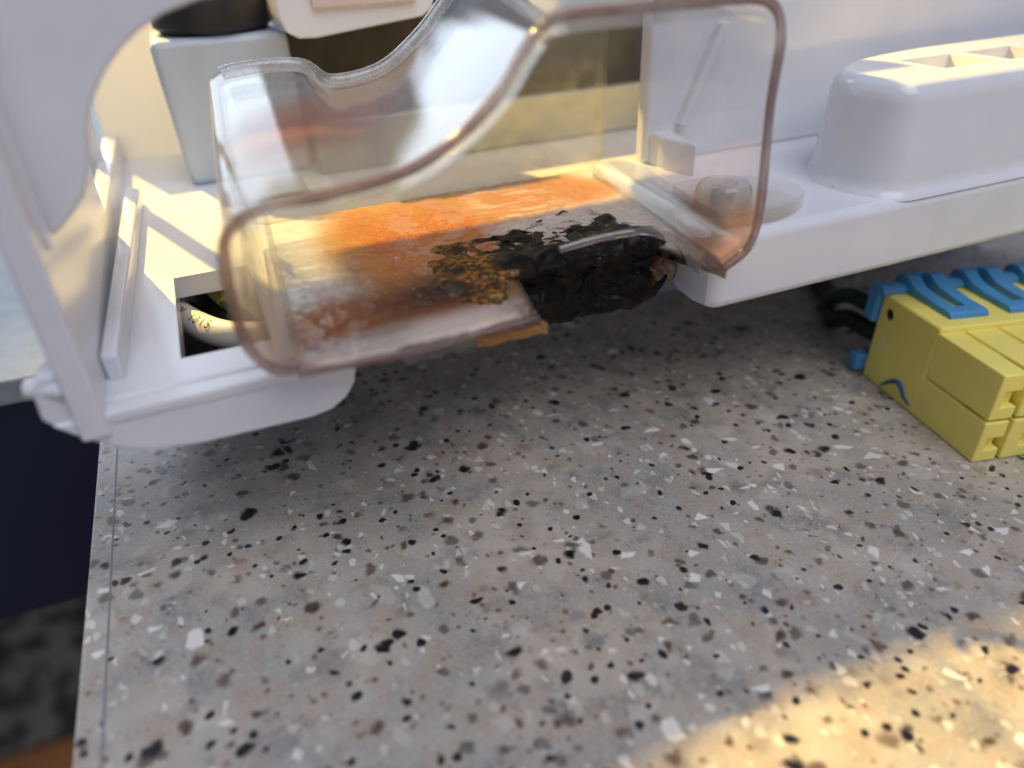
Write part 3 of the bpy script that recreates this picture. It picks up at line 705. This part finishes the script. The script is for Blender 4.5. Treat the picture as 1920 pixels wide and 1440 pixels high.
# ------------------------------------------------------------------ yellow and blue connector
KM = frame_matrix(KL, KO)
kn = empty("wire_connector", KM, "yellow plug connector with blue locking clips lying on the speckled counter", "connector")
KU = lambda px, py, ax, val: unproj(px, py, ax, val, KL, KO)
hb = prism("housing", [(0, 0), (46, 0), (46, 11.2), (0, 11.2)], 'uv', 0, 13, YELLOW, kn, bev=.35)
hole = tube("cutter", [(-1, 9.2, 10.6), (1.2, 9.2, 10.6)], .85, None, kn, seg=20); cut(hb, [hole])
tube("hole_floor", [(.35, 9.2, 10.6), (1.3, 9.2, 10.6)], .83, mat_simple("hole_shade", (.02, .011, .007), .9), kn, seg=20)  # shade inside the hole painted as a dark brown disc
CW, CG = 4.35, .62
for row, (w0, w1) in enumerate(((0.05, 5.75), (6.15, 12.3))):
    for i in range(10):
        u0 = -1.0 + i * (CW + CG)
        c_ = box("contact_cell", max(u0, .05), u0 + CW, -10.8, .3, w0, w1, YELLOW, kn, bev=.22)
        cs = [box("cutter", u0 + 2.0, u0 + CW + .3, -12, -9.6, w0 + 1.6, w1 - 2.2, None, kn, bev=0)]
        cut(c_, cs)
box("cell_backing", .4, 45, -6.4, .2, .6, 11.9, YELLOW, kn, bev=.1)
def clip_blue(u0):
    prof = [(13.2, 9.0), (13.5, 13.2), (13.3, 14.4), (12.6, 15.0), (11.2, 15.1), (9.2, 14.15), (6, 13.85), (2.6, 13.8), (2.1, 13.55), (1.9, 13.03), (11.25, 13.03), (11.3, 9.0)]
    o = prism("locking_clip", prof, 'vw', u0, u0 + 5.7, BLUE, kn, bev=.1, seg=2)
    cut(o, [box("cutter", u0 + 1.9, u0 + 3.6, 3.9, 12.4, 12.9, 18, None, kn, bev=0)]); return o
for i in range(5): clip_blue(2.9 + i * 8.9)
for i in range(6):
    prism("clip_bar", [(11.25, 8.6), (13.1, 8.9), (13.1, 13.4), (12.4, 14.0), (11.2, 14.1), (10.2, 13.7), (10.2, 13.05), (11.25, 13.03)], 'vw', -.9 if i == 0 else -.25 + (i - 1) * 8.9 + 8.9, 2.85 + i * 8.9, BLUE, kn, bev=.15)
box("lower_clip", -1.4, 44, 11.3, 13.2, .6, 3.2, BLUE, kn, bev=.35)
# blue scuff, pale spot on the end face
sp = [KU(1650, 722, 0, -.03), KU(1665, 716, 0, -.03), KU(1680, 715, 0, -.03), KU(1689, 725, 0, -.03), KU(1695, 745, 0, -.03), KU(1705, 760, 0, -.03)]
sp = catmull(sp, 6)
INKB = mat_simple("blue_scuff", (.03, .09, .26), .5)
tube("blue_scuff_mark", sp, [.10 + .26 * math.sin(math.pi * i / (len(sp) - 1)) for i in range(len(sp))], INKB, kn, seg=8)
q = KU(1661, 640, 0, 0)
tube("pale_chip", [q + np.array([-.03, 0, 0]), q + np.array([.3, 0, 0])], .55, mat_simple("pale_yellow", (.85, .82, .55), .5), kn, seg=9)
# wires leaving the connector under the chassis
for (nm, lb, m_, uo, wo, rad) in (("green_wire", "dark green wire behind the yellow connector under the chassis", mat_simple("green_pvc", (.005, .03, .013), .4), 3.4, 8.5, 1.2),
                                  ("black_wire", "black wire behind the yellow connector under the chassis", BLACK, 4.0, 4.6, 1.4)):
    P = catmull([(uo, 13.5, wo), (uo - 1.2, 16, wo + .3), (uo - 1.6, 20, wo), (uo, 26, max(rad, wo - 3)), (uo + 5, 34, rad + .1), (uo + 8, 44, rad + .1)], 8)
    o0 = np.array(P[0]); e_ = empty(nm, KM @ Matrix.Translation(tuple(o0 * S)), lb, "wire")
    tube("insulation", [np.array(q) - o0 for q in P], rad, m_, e_, seg=18)
